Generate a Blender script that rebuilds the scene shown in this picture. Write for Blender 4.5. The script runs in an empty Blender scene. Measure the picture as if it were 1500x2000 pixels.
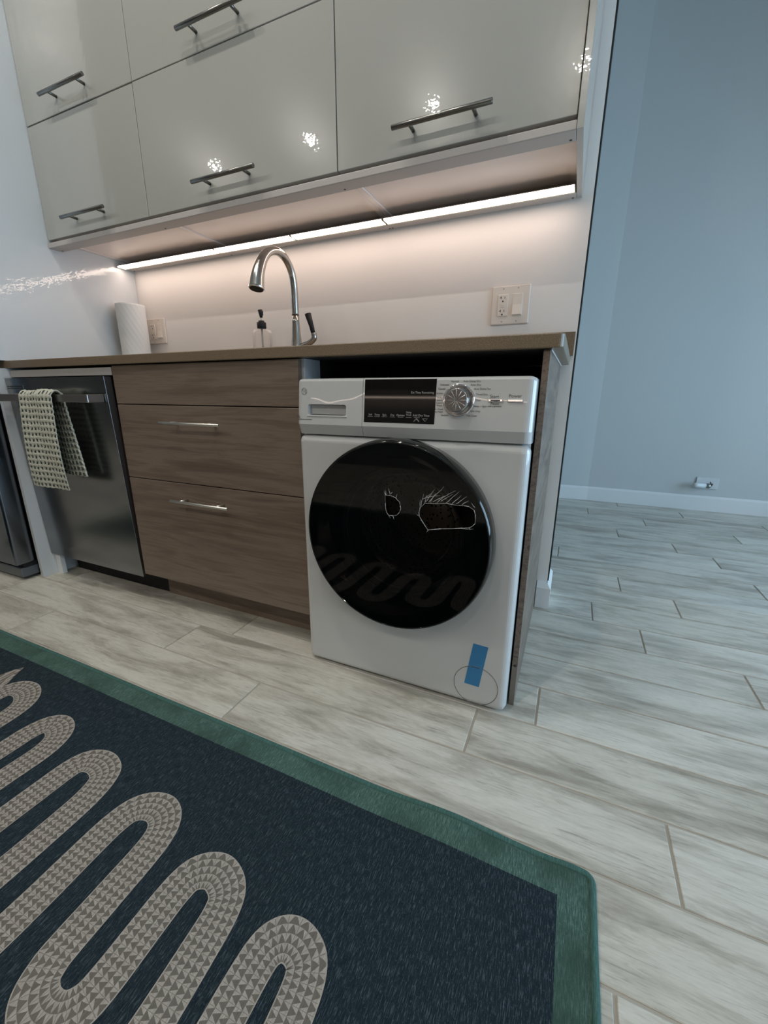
import bpy, bmesh, math, random
from mathutils import Vector, Matrix
random.seed(7)
S = bpy.context.scene
C = S.collection

# ---------------------------------------------------------------- camera
CX, CY, CZ = 1.4387, -0.9727, 0.7896
yaw, pitch, roll, F = -0.4235, -0.2749, 0.0022, 813.24
fwd = Vector((math.sin(yaw)*math.cos(pitch), math.cos(yaw)*math.cos(pitch), math.sin(pitch)))
rt = Vector((math.cos(yaw), -math.sin(yaw), 0)); up = rt.cross(fwd)
rr = rt*math.cos(roll)+up*math.sin(roll); uu = up*math.cos(roll)-rt*math.sin(roll)
cam = bpy.data.cameras.new('camera'); co = bpy.data.objects.new('camera', cam); C.objects.link(co)
co.matrix_world = Matrix(((rr.x, uu.x, -fwd.x, CX), (rr.y, uu.y, -fwd.y, CY), (rr.z, uu.z, -fwd.z, CZ), (0, 0, 0, 1)))
cam.sensor_width = 36; cam.lens = F*36/2000; cam.shift_x = 4.42/2000; cam.shift_y = -4.27/2000
cam.clip_start = 0.02
S.camera = co

# ---------------------------------------------------------------- light and exposure
LAMP = 740.0         # radiance of the round ceiling lamps
LED = 9.5           # radiance of the strip under the wall cabinets
SKY = 1.6            # daylight seen through the window on the right
w = bpy.data.worlds.new('World'); S.world = w; w.use_nodes = True
w.node_tree.nodes['Background'].inputs[0].default_value = (0.60, 0.80, 1.0, 1)
w.node_tree.nodes['Background'].inputs[1].default_value = SKY
pl = bpy.data.lights.new('daylight', 'AREA'); pl.shape = 'RECTANGLE'; pl.size = 2.6; pl.size_y = 1.7
pl.energy = 98; pl.color = (0.47, 0.74, 1.0)
po = bpy.data.objects.new('daylight', pl); C.objects.link(po)
po.location = (4.32, 0.5, 0.98); po.rotation_euler = (0, math.radians(90), 0)
pl.size, pl.size_y = 1.6, 3.1
vs = S.view_settings
vs.view_transform = 'Standard'; vs.look = 'None'; vs.gamma = 1; vs.use_curve_mapping = False; vs.exposure = 0.0

# ---------------------------------------------------------------- helpers
def tag(o, label=None, cat=None, group=None, kind=None):
    if label: o['label'] = label
    if cat: o['category'] = cat
    if group: o['group'] = group
    if kind: o['kind'] = kind
    return o
def empty(name, loc, label, cat, group=None):
    o = bpy.data.objects.new(name, None); C.objects.link(o); o.location = loc; o.empty_display_size = .05
    bpy.context.view_layer.update()
    return tag(o, label, cat, group)
def obj(name, bm, mat, parent=None, smooth=False):
    me = bpy.data.meshes.new(name); bm.normal_update(); bm.to_mesh(me); bm.free()
    if smooth:
        for p in me.polygons: p.use_smooth = True
    for m in (mat if isinstance(mat, (list, tuple)) else [mat]): me.materials.append(m)
    o = bpy.data.objects.new(name, me); C.objects.link(o)
    if parent:
        o.parent = parent
        q = parent; off = Vector((0, 0, 0))
        while q: off += q.location; q = q.parent
        me.transform(Matrix.Translation(-off))
    return o
def box(bm, a, b, bev=0, seg=2, mi=0):
    x0, y0, z0 = a; x1, y1, z1 = b
    t = bmesh.new()
    v = [t.verts.new(p) for p in ((x0,y0,z0),(x1,y0,z0),(x1,y1,z0),(x0,y1,z0),(x0,y0,z1),(x1,y0,z1),(x1,y1,z1),(x0,y1,z1))]
    for f in ((3,2,1,0),(4,5,6,7),(0,1,5,4),(1,2,6,5),(2,3,7,6),(3,0,4,7)): t.faces.new([v[i] for i in f])
    if bev: bmesh.ops.bevel(t, geom=t.edges[:], offset=bev, segments=seg, profile=.5, affect='EDGES')
    join(bm, t, mi); return bm
def join(bm, t, mi=0):
    m = {}
    for v in t.verts: m[v] = bm.verts.new(v.co)
    for f in t.faces:
        try:
            g = bm.faces.new([m[v] for v in f.verts]); g.material_index = mi; g.smooth = f.smooth
        except ValueError: pass
    t.free()
def B(a, b, bev=0, seg=2): return box(bmesh.new(), a, b, bev, seg)
def tube(bm, pts, rad, n=16, cap=True, mi=0, smooth=True):
    pts = [Vector(p) for p in pts]
    if not isinstance(rad, (list, tuple)): rad = [rad]*len(pts)
    rings = []; prev = None
    for i, p in enumerate(pts):
        d = (pts[min(i+1, len(pts)-1)]-pts[max(i-1, 0)]).normalized()
        if prev is None:
            a = Vector((0, 0, 1)) if abs(d.z) < .9 else Vector((1, 0, 0))
            x = d.cross(a).normalized()
        else: x = (prev-d*prev.dot(d)).normalized()
        prev = x; y = d.cross(x)
        rings.append([bm.verts.new(p+(x*math.cos(2*math.pi*k/n)+y*math.sin(2*math.pi*k/n))*rad[i]) for k in range(n)])
    for i in range(len(rings)-1):
        for k in range(n):
            f = bm.faces.new((rings[i][k], rings[i][(k+1) % n], rings[i+1][(k+1) % n], rings[i+1][k])); f.smooth = smooth; f.material_index = mi
    if cap:
        bm.faces.new(rings[0][::-1]).material_index = mi; bm.faces.new(rings[-1]).material_index = mi
    return bm
def lathe(bm, c, prof, axis='z', n=48, mi=0, smooth=True):
    """prof: list of (radius, height along axis). axis 'z' up or 'y' pointing to -y (towards the camera)."""
    rings = []
    for r, h in prof:
        ring = []
        for k in range(n):
            a = 2*math.pi*k/n
            if axis == 'z': p = (c[0]+r*math.cos(a), c[1]+r*math.sin(a), c[2]+h)
            elif axis == 'y': p = (c[0]+r*math.cos(a), c[1]-h, c[2]+r*math.sin(a))
            else: p = (c[0]+h, c[1]+r*math.cos(a), c[2]+r*math.sin(a))
            ring.append(bm.verts.new(p))
        rings.append(ring)
    for i in range(len(rings)-1):
        for k in range(n):
            f = bm.faces.new((rings[i][k], rings[i][(k+1) % n], rings[i+1][(k+1) % n], rings[i+1][k])); f.smooth = smooth; f.material_index = mi
    for ring, fl in ((rings[0], True), (rings[-1], False)):
        if (Vector(ring[0].co)-Vector(ring[n//2].co)).length > 1e-6 and fl is not None:
            f = bm.faces.new(ring[::-1] if fl else ring); f.material_index = mi
    bmesh.ops.recalc_face_normals(bm, faces=bm.faces[:])
    return bm
def catmull(P, n=8):
    P = [Vector(p) for p in P]; out = []
    for i in range(len(P)-1):
        a, b, c, d = P[max(i-1, 0)], P[i], P[i+1], P[min(i+2, len(P)-1)]
        for k in range(n):
            t = k/n
            out.append(.5*((2*b)+(c-a)*t+(2*a-5*b+4*c-d)*t*t+(3*b-a-3*c+d)*t**3))
    out.append(P[-1]); return out
def text(name, s, size, loc, mat, parent, align='CENTER', extr=.0002, shear=0, rot=None, bold=0):
    cu = bpy.data.curves.new(name, 'FONT'); cu.body = s; cu.size = size; cu.align_x = align; cu.align_y = 'CENTER'
    cu.extrude = extr; cu.shear = shear; cu.offset = bold; cu.resolution_u = 3
    t = bpy.data.objects.new('tmp', cu); C.objects.link(t)
    bpy.context.view_layer.update()
    me = bpy.data.meshes.new_from_object(t.evaluated_get(bpy.context.evaluated_depsgraph_get()))
    bpy.data.objects.remove(t); bpy.data.curves.remove(cu)
    M = Matrix.Translation(loc) @ (rot or Matrix.Rotation(math.pi/2, 4, 'X'))
    me.transform(M); me.name = name
    me.materials.clear(); me.materials.append(mat)
    o = bpy.data.objects.new(name, me); C.objects.link(o); o.parent = parent
    q = parent; off = Vector((0, 0, 0))
    while q: off += q.location; q = q.parent
    me.transform(Matrix.Translation(-off))
    return o

# ---------------------------------------------------------------- materials
def mat(name, col=(.8, .8, .8), rough=.5, metal=0, coat=0, spec=.5, coat_rough=.03):
    m = bpy.data.materials.new(name); m.use_nodes = True
    b = m.node_tree.nodes['Principled BSDF']
    b.inputs['Base Color'].default_value = (*col, 1); b.inputs['Roughness'].default_value = rough
    b.inputs['Metallic'].default_value = metal; b.inputs['Coat Weight'].default_value = coat
    b.inputs['Coat Roughness'].default_value = coat_rough; b.inputs['Specular IOR Level'].default_value = spec
    return m
class N:
    def __init__(s, m): s.m = m; s.t = m.node_tree; s.b = s.t.nodes['Principled BSDF']
    def n(s, typ, **k):
        x = s.t.nodes.new(typ)
        for a, v in k.items(): setattr(x, a, v)
        return x
    def l(s, a, b): s.t.links.new(a, b)
    def coord(s, scale=(1, 1, 1), kind='Object', rand=0):
        tc = s.n('ShaderNodeTexCoord'); mp = s.n('ShaderNodeMapping'); mp.inputs['Scale'].default_value = scale
        s.l(tc.outputs[kind], mp.inputs[0])
        if rand:
            oi = s.n('ShaderNodeObjectInfo'); mu = s.n('ShaderNodeVectorMath', operation='SCALE')
            cb = s.n('ShaderNodeCombineXYZ'); s.l(oi.outputs['Random'], cb.inputs[0]); s.l(oi.outputs['Random'], cb.inputs[1]); s.l(oi.outputs['Random'], cb.inputs[2])
            s.l(cb.outputs[0], mu.inputs[0]); mu.inputs['Scale'].default_value = rand
            s.l(mu.outputs[0], mp.inputs['Location'])
        return mp.outputs[0]
    def noise(s, vec, scale=5, detail=3, rough=.5, dist=0):
        x = s.n('ShaderNodeTexNoise'); x.inputs['Scale'].default_value = scale; x.inputs['Detail'].default_value = detail
        x.inputs['Roughness'].default_value = rough; x.inputs['Distortion'].default_value = dist
        if vec is not None: s.l(vec, x.inputs['Vector'])
        return x.outputs['Fac']
    def ramp(s, fac, stops):
        r = s.n('ShaderNodeValToRGB'); e = r.color_ramp.elements
        while len(e) < len(stops): e.new(.5)
        for i, (p, c) in enumerate(stops): e[i].position = p; e[i].color = (*c, 1) if len(c) == 3 else c
        s.l(fac, r.inputs[0]); return r.outputs[0]
    def math(s, op, a, b=None, clamp=False):
        x = s.n('ShaderNodeMath', operation=op); x.use_clamp = clamp
        for i, v in enumerate((a, b)):
            if v is None: continue
            if isinstance(v, (int, float)): x.inputs[i].default_value = v
            else: s.l(v, x.inputs[i])
        return x.outputs[0]
    def mix(s, fac, a, b, typ='MIX'):
        x = s.n('ShaderNodeMix', data_type='RGBA', blend_type=typ)
        for i, v in ((0, fac), (6, a), (7, b)):
            if isinstance(v, (int, float)): x.inputs[i].default_value = v
            elif isinstance(v, tuple): x.inputs[i].default_value = (*v, 1)
            else: s.l(v, x.inputs[i])
        return x.outputs[2]
    def bump(s, h, strength=.2, dist=.01, coat=False):
        x = s.n('ShaderNodeBump'); x.inputs['Strength'].default_value = strength; x.inputs['Distance'].default_value = dist
        s.l(h, x.inputs['Height']); s.l(x.outputs[0], s.b.inputs['Normal'])
        if coat: s.l(x.outputs[0], s.b.inputs['Coat Normal'])
    def base(s, c): s.l(c, s.b.inputs['Base Color'])

def white_gloss(name, col, bumpy):
    m = mat(name, col, .22, 0, 1.0, .5, .015); q = N(m)
    f = q.noise(q.coord((1, 1, 1)), 55, 2, .5); q.bump(f, bumpy, .004, True)
    return m
M_UP = white_gloss('white_gloss_lacquer', (.40, .405, .38), .05)
M_PAN = white_gloss('white_gloss_panel', (.60, .62, .63), .14)
M_WALL = mat('white_wall_paint', (.86, .83, .80), .6)
q = N(M_WALL); q.bump(q.noise(q.coord(), 260, 3), .12, .002)
M_BLUEWALL = mat('pale_blue_grey_paint', (.53, .565, .565), .6)
M_CEIL = mat('ceiling_paint', (.75, .75, .73), .8)
M_ROOM = mat('room_paint', (.26, .255, .25), .8)
M_BASEB = mat('baseboard_paint', (.74, .76, .76), .35)
M_MEL = mat('white_melamine', (.62, .62, .62), .4)
M_UNDER = mat('underside_melamine', (.78, .70, .66), .35)
M_RAIL = mat('grey_white_rail', (.50, .47, .45), .4)
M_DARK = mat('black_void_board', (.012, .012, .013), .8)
M_BLACK = mat('black_plastic', (.012, .013, .014), .55, 0, 0, .3)
M_STEEL = mat('brushed_steel', (.40, .41, .42), .30, 1)
q = N(M_STEEL); q.bump(q.noise(q.coord((4, 400, 400)), 3, 2), .05, .001)
M_BAR = mat('brushed_nickel_bar', (.21, .21, .20), .28, 1)
M_BARL = mat('bright_steel_bar', (.80, .78, .72), .35, 1)
M_FAU = mat('brushed_faucet_steel', (.46, .45, .43), .20, 1)
q = N(M_FAU); q.bump(q.noise(q.coord((400, 400, 20)), 3, 2), .03, .001)
M_CHROME = mat('chrome', (.85, .85, .86), .06, 1)
M_DW = mat('dishwasher_steel', (.27, .275, .28), .20, 1)
q = N(M_DW); q.bump(q.noise(q.coord((3, 300, 300)), 3, 2), .05, .001)
q.base(q.ramp(q.noise(q.coord((1.2, 1, 5)), 2.0, 2), [(.3, (.23, .235, .24)), (.7, (.33, .335, .34))]))
M_FR = mat('fridge_steel', (.17, .19, .22), .20, 1)
M_WASH = mat('washer_white_enamel', (.55, .56, .555), .25, 0, .8, .5, .02)
q = N(M_WASH); q.bump(q.noise(q.coord((1, 1, 1)), 7, 1), .10, .02, True)
M_WASHB = mat('washer_body_white', (.60, .61, .61), .35)
M_WASHG = mat('washer_grey_bevel', (.45, .455, .455), .35, 0, .5)
M_DISP = mat('black_glass_display', (.004, .004, .004), .04, 0, 0, .4)
M_RIM = mat('gloss_black_rim', (.006, .007, .006), .08)
M_INK = mat('dark_grey_print', (.07, .07, .07), .6)
M_INKL = mat('light_grey_print', (.40, .40, .40), .6)
M_EMB = mat('faint_grey_emblem', (.38, .38, .37), .35)
M_TAPE = mat('blue_tape', (.03, .20, .42), .5)
M_GASK = mat('grey_gasket', (.05, .05, .055), .5)
M_PAPER = mat('paper_towel_white', (.80, .79, .76), .9)
M_PLATE = mat('ivory_plate', (.80, .73, .66), .35)
M_PLATEW = mat('white_plate', (.62, .66, .67), .35)
M_SLOT = mat('dark_slot', (.03, .02, .02), .6)
M_CONCR = mat('grout', (.40, .37, .32), .9)

def wood(name, scale, dark, mid, light, rough=.42):
    m = mat(name, mid, rough, 0, .15, .4, .25); q = N(m)
    v = q.coord(scale)
    a = q.noise(v, 2.4, 7, .56, .9); b = q.noise(q.coord((scale[0]*4, scale[1]*6, scale[2]*13)), 3, 4, .65)
    c = q.math('ADD', q.math('MULTIPLY', a, .72), q.math('MULTIPLY', b, .28))
    q.base(q.ramp(c, [(.36, dark), (.47, mid), (.53, light), (.58, mid), (.66, dark)]))
    q.bump(b, .06, .001)
    return m
M_WOOD = wood('grey_brown_woodgrain', (.7, 1, 10), (.125, .088, .064), (.165, .122, .092), (.205, .156, .120))
M_WOODX = wood('grey_brown_wood_edge', (20, 20, 40), (.09, .065, .05), (.15, .11, .085), (.21, .155, .12))
M_WOODP = mat('panel_side_woodgrain', (.17, .13, .10), .42, 0, 0, .35)
q = N(M_WOODP); v = q.coord((1, 1.2, 9)); q.base(q.ramp(q.noise(v, 3, 6, .6, .6), [(.36, (.11, .08, .06)), (.64, (.23, .18, .14))]))

M_COUNT = mat('beige_quartz_counter', (.25, .19, .125), .28); q = N(M_COUNT)
q.base(q.mix(q.ramp(q.noise(q.coord(), 420, 3), [(.45, (0, 0, 0)), (.62, (1, 1, 1))]), (.165, .122, .078), (.235, .180, .122)))

M_TILE = mat('wood_look_porcelain', (.55, .53, .47), .34, 0, 0, .5); q = N(M_TILE)
v1 = q.coord((1.3, 7, 1), rand=37.0); v2 = q.coord((4.5, 80, 1), rand=61.0); v3 = q.coord((2.0, 8, 1), rand=23.0); v4 = q.coord((40, 260, 1), rand=11.0)
a = q.noise(v1, 2.2, 8, .66, .4); b = q.noise(v2, 2.4, 8, .72, .8); c = q.noise(v3, 2.6, 6, .65, .3); dd_ = q.noise(v4, 1.0, 3, .6)
base = q.ramp(a, [(.37, (.25, .225, .175)), (.45, (.42, .395, .33)), (.52, (.57, .545, .47)), (.66, (.63, .61, .54))])
veins = q.ramp(b, [(.38, (1, 1, 1)), (.43, (.4, .4, .4)), (.48, (0, 0, 0))])
blot = q.ramp(c, [(.50, (0, 0, 0)), (.66, (1, 1, 1))])
vm = q.math('MULTIPLY', veins, q.math('ADD', q.math('MULTIPLY', blot, .85), .36), True)
col = q.mix(vm, base, (.19, .17, .135))
col = q.mix(q.math('MULTIPLY', blot, .55), col, (.37, .345, .29))
oi = q.n('ShaderNodeObjectInfo')
col = q.mix(.16, col, q.ramp(oi.outputs['Random'], [(0, (.45, .42, .36)), (1, (.76, .76, .73))]))
col = q.mix(.10, col, q.ramp(dd_, [(.35, (.34, .33, .29)), (.62, (.80, .79, .75))]))
q.base(col); q.bump(q.math('SUBTRACT', a, q.math('MULTIPLY', veins, .5)), .05, .002)

def rugmat(name, c0, c1, c2, patch=None):
    m = mat(name, c0, .9, 0, 0, .2); q = N(m)
    v = q.coord((760, 60, 1)); a = q.noise(v, 1, 4, .7)
    p2 = q.noise(q.coord((420, 260, 1)), 1, 3, .6)
    col = q.ramp(a, [(.40, c0), (.54, c1), (.66, c2)])
    col = q.mix(q.ramp(p2, [(.58, (0, 0, 0)), (.72, (.7, .7, .7))]), col, c2)
    if patch:
        col = q.mix(q.ramp(q.noise(q.coord((1, 1, 1)), 9, 3), [(.45, (0, 0, 0)), (.7, (.8, .8, .8))]), col, patch)
    q.base(col); q.bump(q.math('ADD', a, p2), .5, .0015); return m
M_NAVY = rugmat('navy_flatweave', (.006, .0135, .020), (.012, .0235, .031), (.075, .100, .115))
M_GREEN = rugmat('green_flatweave', (.036, .080, .066), (.068, .128, .108), (.15, .225, .20), (.028, .056, .042))
M_BIND = rugmat('teal_binding', (.040, .105, .092), (.060, .135, .118), (.10, .18, .165))
M_SNAKE = mat('taupe_triangle_weave', (.4, .37, .33), .9, 0, 0, .2); q = N(M_SNAKE)
uv = q.n('ShaderNodeUVMap'); sp = q.n('ShaderNodeSeparateXYZ'); q.l(uv.outputs[0], sp.inputs[0])
fs = q.math('FRACT', sp.outputs[0]); ft = q.math('FRACT', sp.outputs[1])
tri = q.math('LESS_THAN', q.math('MULTIPLY', q.math('ABSOLUTE', q.math('SUBTRACT', fs, .5)), 2.0), ft)
line = q.math('LESS_THAN', ft, .10); ln2 = q.math('LESS_THAN', q.math('ABSOLUTE', q.math('SUBTRACT', fs, .5)), .47)
edge = q.math('GREATER_THAN', q.math('ABSOLUTE', q.math('SUBTRACT', sp.outputs[1], 2.5)), 2.34)
dk = q.math('MAXIMUM', q.math('MULTIPLY', tri, .8), q.math('MULTIPLY', q.math('SUBTRACT', 1.0, ln2), .55))
dk = q.math('MULTIPLY', dk, q.math('SUBTRACT', 1.0, edge))
nz = q.noise(q.coord((700, 60, 1)), 1, 3, .6)
dk = q.math('MULTIPLY', dk, q.math('ADD', q.math('MULTIPLY', nz, 1.0), .5), True)
q.base(q.mix(dk, q.ramp(nz, [(.35, (.27, .245, .215)), (.65, (.40, .375, .335))]), (.095, .085, .072)))
q.bump(nz, .4, .001)

M_TOWEL = mat('sage_waffle_cotton', (.45, .46, .38), .95, 0, 0, .1); q = N(M_TOWEL)
uv = q.n('ShaderNodeUVMap'); sp = q.n('ShaderNodeSeparateXYZ'); q.l(uv.outputs[0], sp.inputs[0])
q.base(q.ramp(q.noise(q.coord(), 500, 2), [(.3, (.42, .435, .37)), (.7, (.62, .62, .53))]))
q.bump(q.noise(q.coord(), 700, 2), .4, .001)
M_PITSHADE = mat('waffle_pit_shade', (.075, .085, .075), .95, 0, 0, .1)  # shade inside the waffle pits, painted as a darker towel colour

M_EM = mat('lamp_diffuser', (1, 1, 1)); b = M_EM.node_tree.nodes['Principled BSDF']
b.inputs['Emission Color'].default_value = (1, .945, .86, 1); b.inputs['Emission Strength'].default_value = LAMP
M_LED = mat('warm_strip_diffuser', (1, 1, 1)); b = M_LED.node_tree.nodes['Principled BSDF']
b.inputs['Emission Color'].default_value = (1, .79, .67, 1); b.inputs['Emission Strength'].default_value = LED
M_ALU = mat('aluminium_profile', (.62, .60, .52), .35, 1)

def glassy(name, tint, ior, rough=.03):
    m = bpy.data.materials.new(name); m.use_nodes = True; t = m.node_tree; t.nodes.clear()
    o = t.nodes.new('ShaderNodeOutputMaterial'); g = t.nodes.new('ShaderNodeBsdfGlossy'); g.inputs['Roughness'].default_value = rough
    tr = t.nodes.new('ShaderNodeBsdfTransparent'); tr.inputs[0].default_value = (*tint, 1)
    fr = t.nodes.new('ShaderNodeFresnel'); fr.inputs[0].default_value = ior
    mx = t.nodes.new('ShaderNodeMixShader'); t.links.new(fr.outputs[0], mx.inputs[0]); t.links.new(tr.outputs[0], mx.inputs[1]); t.links.new(g.outputs[0], mx.inputs[2])
    t.links.new(mx.outputs[0], o.inputs[0]); return m
M_SMOKE = glassy('smoked_door_glass', (.42, .40, .37), 1.42)
M_GLASS = glassy('clear_bottle_glass', (.96, .96, .96), 1.13)
M_GLASS = bpy.data.materials.new('clear_bottle_plastic'); M_GLASS.use_nodes = True; t = M_GLASS.node_tree; t.nodes.clear()
o = t.nodes.new('ShaderNodeOutputMaterial'); tr = t.nodes.new('ShaderNodeBsdfTransparent'); tr.inputs[0].default_value = (.97, .96, .95, 1)
df = t.nodes.new('ShaderNodeBsdfTranslucent'); df.inputs[0].default_value = (.9, .9, .9, 1); gl = t.nodes.new('ShaderNodeBsdfGlossy'); gl.inputs['Roughness'].default_value = .05
a1 = t.nodes.new('ShaderNodeMixShader'); a1.inputs[0].default_value = .35; t.links.new(df.outputs[0], a1.inputs[1]); t.links.new(gl.outputs[0], a1.inputs[2])
lw = t.nodes.new('ShaderNodeFresnel'); lw.inputs[0].default_value = 1.3; mx = t.nodes.new('ShaderNodeMixShader')
t.links.new(lw.outputs[0], mx.inputs[0]); t.links.new(tr.outputs[0], mx.inputs[1]); t.links.new(a1.outputs[0], mx.inputs[2]); t.links.new(mx.outputs[0], o.inputs[0])
M_WGLASS = glassy('window_glass', (.98, .98, .98), 1.3)

# ================================================================= SETTING
YW = .6128            # kitchen wall face
CEIL = 3.1
FARY = 2.505
XE = 1.4166
# --- floor : grout slab with wood-look tiles
flo = obj('floor', B((-5.2, -3.5, -.06), (4.3, 2.7, -.0025)), M_CONCR); tag(flo, kind='structure')
PIT, TL, Y0 = .1518, .9695, -.0477
joints = {-1: .3261, -2: .7164, 0: .4677, 1: 1.13, 2: 1.974, 3: 1.729, 4: 1.5827, 5: 1.879, 6: 1.696, 7: 1.25, 8: 1.443, 9: 2.146,
          10: 2.001, 11: 1.747, 12: 1.38, 13: 1.92, 14: 1.60, 15: 1.2, 16: 1.8, -3: 1.15, -4: 1.5785}
g = .0026
def tile_bm(bm, x0, y0):
    z0, z1 = -.008, 0; c = .0012
    lo = [(x0+g, y0+g), (x0+TL-g, y0+g), (x0+TL-g, y0+PIT-g), (x0+g, y0+PIT-g)]
    hi = [(x0+g+c, y0+g+c), (x0+TL-g-c, y0+g+c), (x0+TL-g-c, y0+PIT-g-c), (x0+g+c, y0+PIT-g-c)]
    a = [bm.verts.new((*p, z0)) for p in lo]; b_ = [bm.verts.new((*p, z1-c)) for p in lo]; d = [bm.verts.new((*p, z1)) for p in hi]
    for r1, r2 in ((a, b_), (b_, d)):
        for k in range(4): bm.faces.new((r1[k], r1[(k+1) % 4], r2[(k+1) % 4], r2[k]))
    bm.faces.new(d)
tm = bmesh.new(); tile_bm(tm, 0, 0); tme = bpy.data.meshes.new('floor_tile'); tm.to_mesh(tme); tm.free(); tme.materials.append(M_TILE)
rest = bmesh.new()
for n in range(-22, 17):
    j = joints.get(n, random.random()*TL); y = Y0+n*PIT
    x = j-math.ceil((j+5.2)/TL)*TL
    while x < 4.3:
        if n >= -7 and x+TL > -1.4 and x < 4.2 and not (x+TL < -1.4):
            o = bpy.data.objects.new('floor_tile', tme); C.objects.link(o); o.parent = flo; o.location = (x, y, 0)
        else: tile_bm(rest, x, y)
        x += TL
o = obj('distant_floor_tiles', rest, M_TILE, flo); o['kind'] = 'stuff'

tag(obj('ceiling', B((-5.2, -3.5, CEIL), (4.3, 2.7, CEIL+.1)), M_CEIL), kind='structure')
tag(obj('wall_back', B((-5.2, YW, 0), (XE, .755, CEIL)), M_WALL), kind='structure')
tag(obj('wall_far', B((-5.2, FARY, 0), (4.3, 2.7, CEIL)), M_BLUEWALL), kind='structure')
# shallow splay of the far wall next to the partition
bm = bmesh.new()
pr = [(1.597, 2.504), (1.0, 2.445), (1.0, 2.52), (1.597, 2.52)]
lo = [bm.verts.new((*p, 0)) for p in pr]; hi = [bm.verts.new((*p, CEIL)) for p in pr]
bm.faces.new(lo); bm.faces.new(hi[::-1])
for k in range(4): bm.faces.new((lo[k], hi[k], hi[(k+1) % 4], lo[(k+1) % 4]))
bmesh.ops.recalc_face_normals(bm, faces=bm.faces[:])
tag(obj('wall_far_splay', bm, M_BLUEWALL), kind='structure')
tag(obj('wall_left', B((-5.3, -3.5, 0), (-5.2, 2.7, CEIL)), M_ROOM), kind='structure')
tag(obj('wall_front', B((-5.3, -3.5, 0), (4.3, -3.4, CEIL)), M_ROOM), kind='structure')
# wall_right with a wide window opening
wx0, wx1, wy0, wy1, wz0, wz1 = 4.2, 4.3, -1.1, 2.1, .15, 1.8
bm = bmesh.new()
box(bm, (wx0, -3.4, 0), (wx1, wy0, CEIL)); box(bm, (wx0, wy1, 0), (wx1, 2.7, CEIL))
box(bm, (wx0, wy0, 0), (wx1, wy1, wz0)); box(bm, (wx0, wy0, wz1), (wx1, wy1, CEIL))
tag(obj('wall_right', bm, M_BLUEWALL), kind='structure')
bm = bmesh.new(); t_ = .05
box(bm, (wx0+.02, wy0, wz0), (wx1-.02, wy0+t_, wz1)); box(bm, (wx0+.02, wy1-t_, wz0), (wx1-.02, wy1, wz1))
box(bm, (wx0+.02, wy0, wz0), (wx1-.02, wy1, wz0+t_)); box(bm, (wx0+.02, wy0, wz1-t_), (wx1-.02, wy1, wz1))
box(bm, (wx0+.02, .48, wz0), (wx1-.02, .52, wz1))
win = tag(obj('window_1', bm, M_BASEB), kind='structure')
obj('pane', B((wx0+.048, wy0+t_, wz0+t_), (wx0+.052, .48, wz1-t_)), M_WGLASS, win)
obj('pane', B((wx0+.048, .52, wz0+t_), (wx0+.052, wy1-t_, wz1-t_)), M_WGLASS, win)

def baseboard(name, pts, h=.098, th=.016, ch=.010):
    """profile swept along a polyline of wall-face points, board on the right-hand side of travel"""
    bm = bmesh.new(); prof = [(0, 0), (th, 0), (th, h-ch*1.3), (th-ch, h), (0, h)]
    P = [Vector(p) for p in pts]; rings = []
    for i, p in enumerate(P):
        d0 = (P[i]-P[i-1]).normalized() if i else (P[1]-P[0]).normalized()
        d1 = (P[i+1]-P[i]).normalized() if i < len(P)-1 else d0
        n0 = Vector((d0.y, -d0.x)); n1 = Vector((d1.y, -d1.x)); m = (n0+n1); m = m/(m.dot(n0)) if m.dot(n0) else n0
        rings.append([bm.verts.new((p.x+m.x*o, p.y+m.y*o, z)) for o, z in prof])
    for a, b_ in zip(rings, rings[1:]):
        for k in range(5): bm.faces.new((a[k], a[(k+1) % 5], b_[(k+1) % 5], b_[k]))
    bm.faces.new(rings[0]); bm.faces.new(rings[-1][::-1]); bmesh.ops.recalc_face_normals(bm, faces=bm.faces[:])
    return tag(obj(name, bm, M_BASEB), kind='structure')
baseboard('baseboard_far', [(4.2, FARY), (1.597, FARY-.001), (1.0, 2.444)][::-1] and [(1.0, 2.444), (1.597, FARY-.001), (4.2, FARY)], .104)
baseboard('baseboard_partition', [(1.382, .592), (XE+.001, .592), (XE+.001, .76)][:], .097, .014, .012)
obj('partition_return', B((1.3815, .592, 0), (XE, YW, .0965)), M_BASEB)['kind'] = 'structure'
tag(bpy.data.objects['partition_return'], kind='structure')
bpy.data.objects['partition_return'].name = 'trim_2'
tag(obj('trim_1', B((XE, YW+.002, .10), (XE+.0045, .75, CEIL), .0008), M_BLACK), kind='structure')

# --- ceiling lamps
def lamp(x, y, where):
    o = empty('recessed_ceiling_lamp', (x, y, CEIL), 'round recessed ceiling lamp '+where, 'lamp', 'recessed lamps in the kitchen ceiling')
    bm = bmesh.new(); lathe(bm, (x, y, CEIL), [(.037, -.001), (.037, -.006), (.052, -.004), (.056, 0)], n=32); obj('trim_ring', bm, M_BASEB, o)
    bm = bmesh.new(); vs_ = [bm.verts.new((x+.036*math.cos(k*math.pi/12), y+.036*math.sin(k*math.pi/12), CEIL-.003)) for k in range(24)]
    bm.faces.new(vs_[::-1]); obj('diffuser', bm, M_EM, o)
for x, y, wh in ((2.42, -2.6, 'over the open side of the room'), (1.226, -2.6, 'in line with the bay of the washer'), (.079, -2.6, 'in line with the faucet'),
                 (-1.132, -2.6, 'in line with the dishwasher'), (-2.344, -2.6, 'in line with the fridge'), (3.62, -2.6, 'nearest to the window'),
                 (.92, -.897, 'in front of the right wall cabinets'), (-.32, -.586, 'close above the narrow wall cabinets'), (.36, -.586, 'close above the middle wall cabinets')):
    lamp(x, y, wh)

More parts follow.
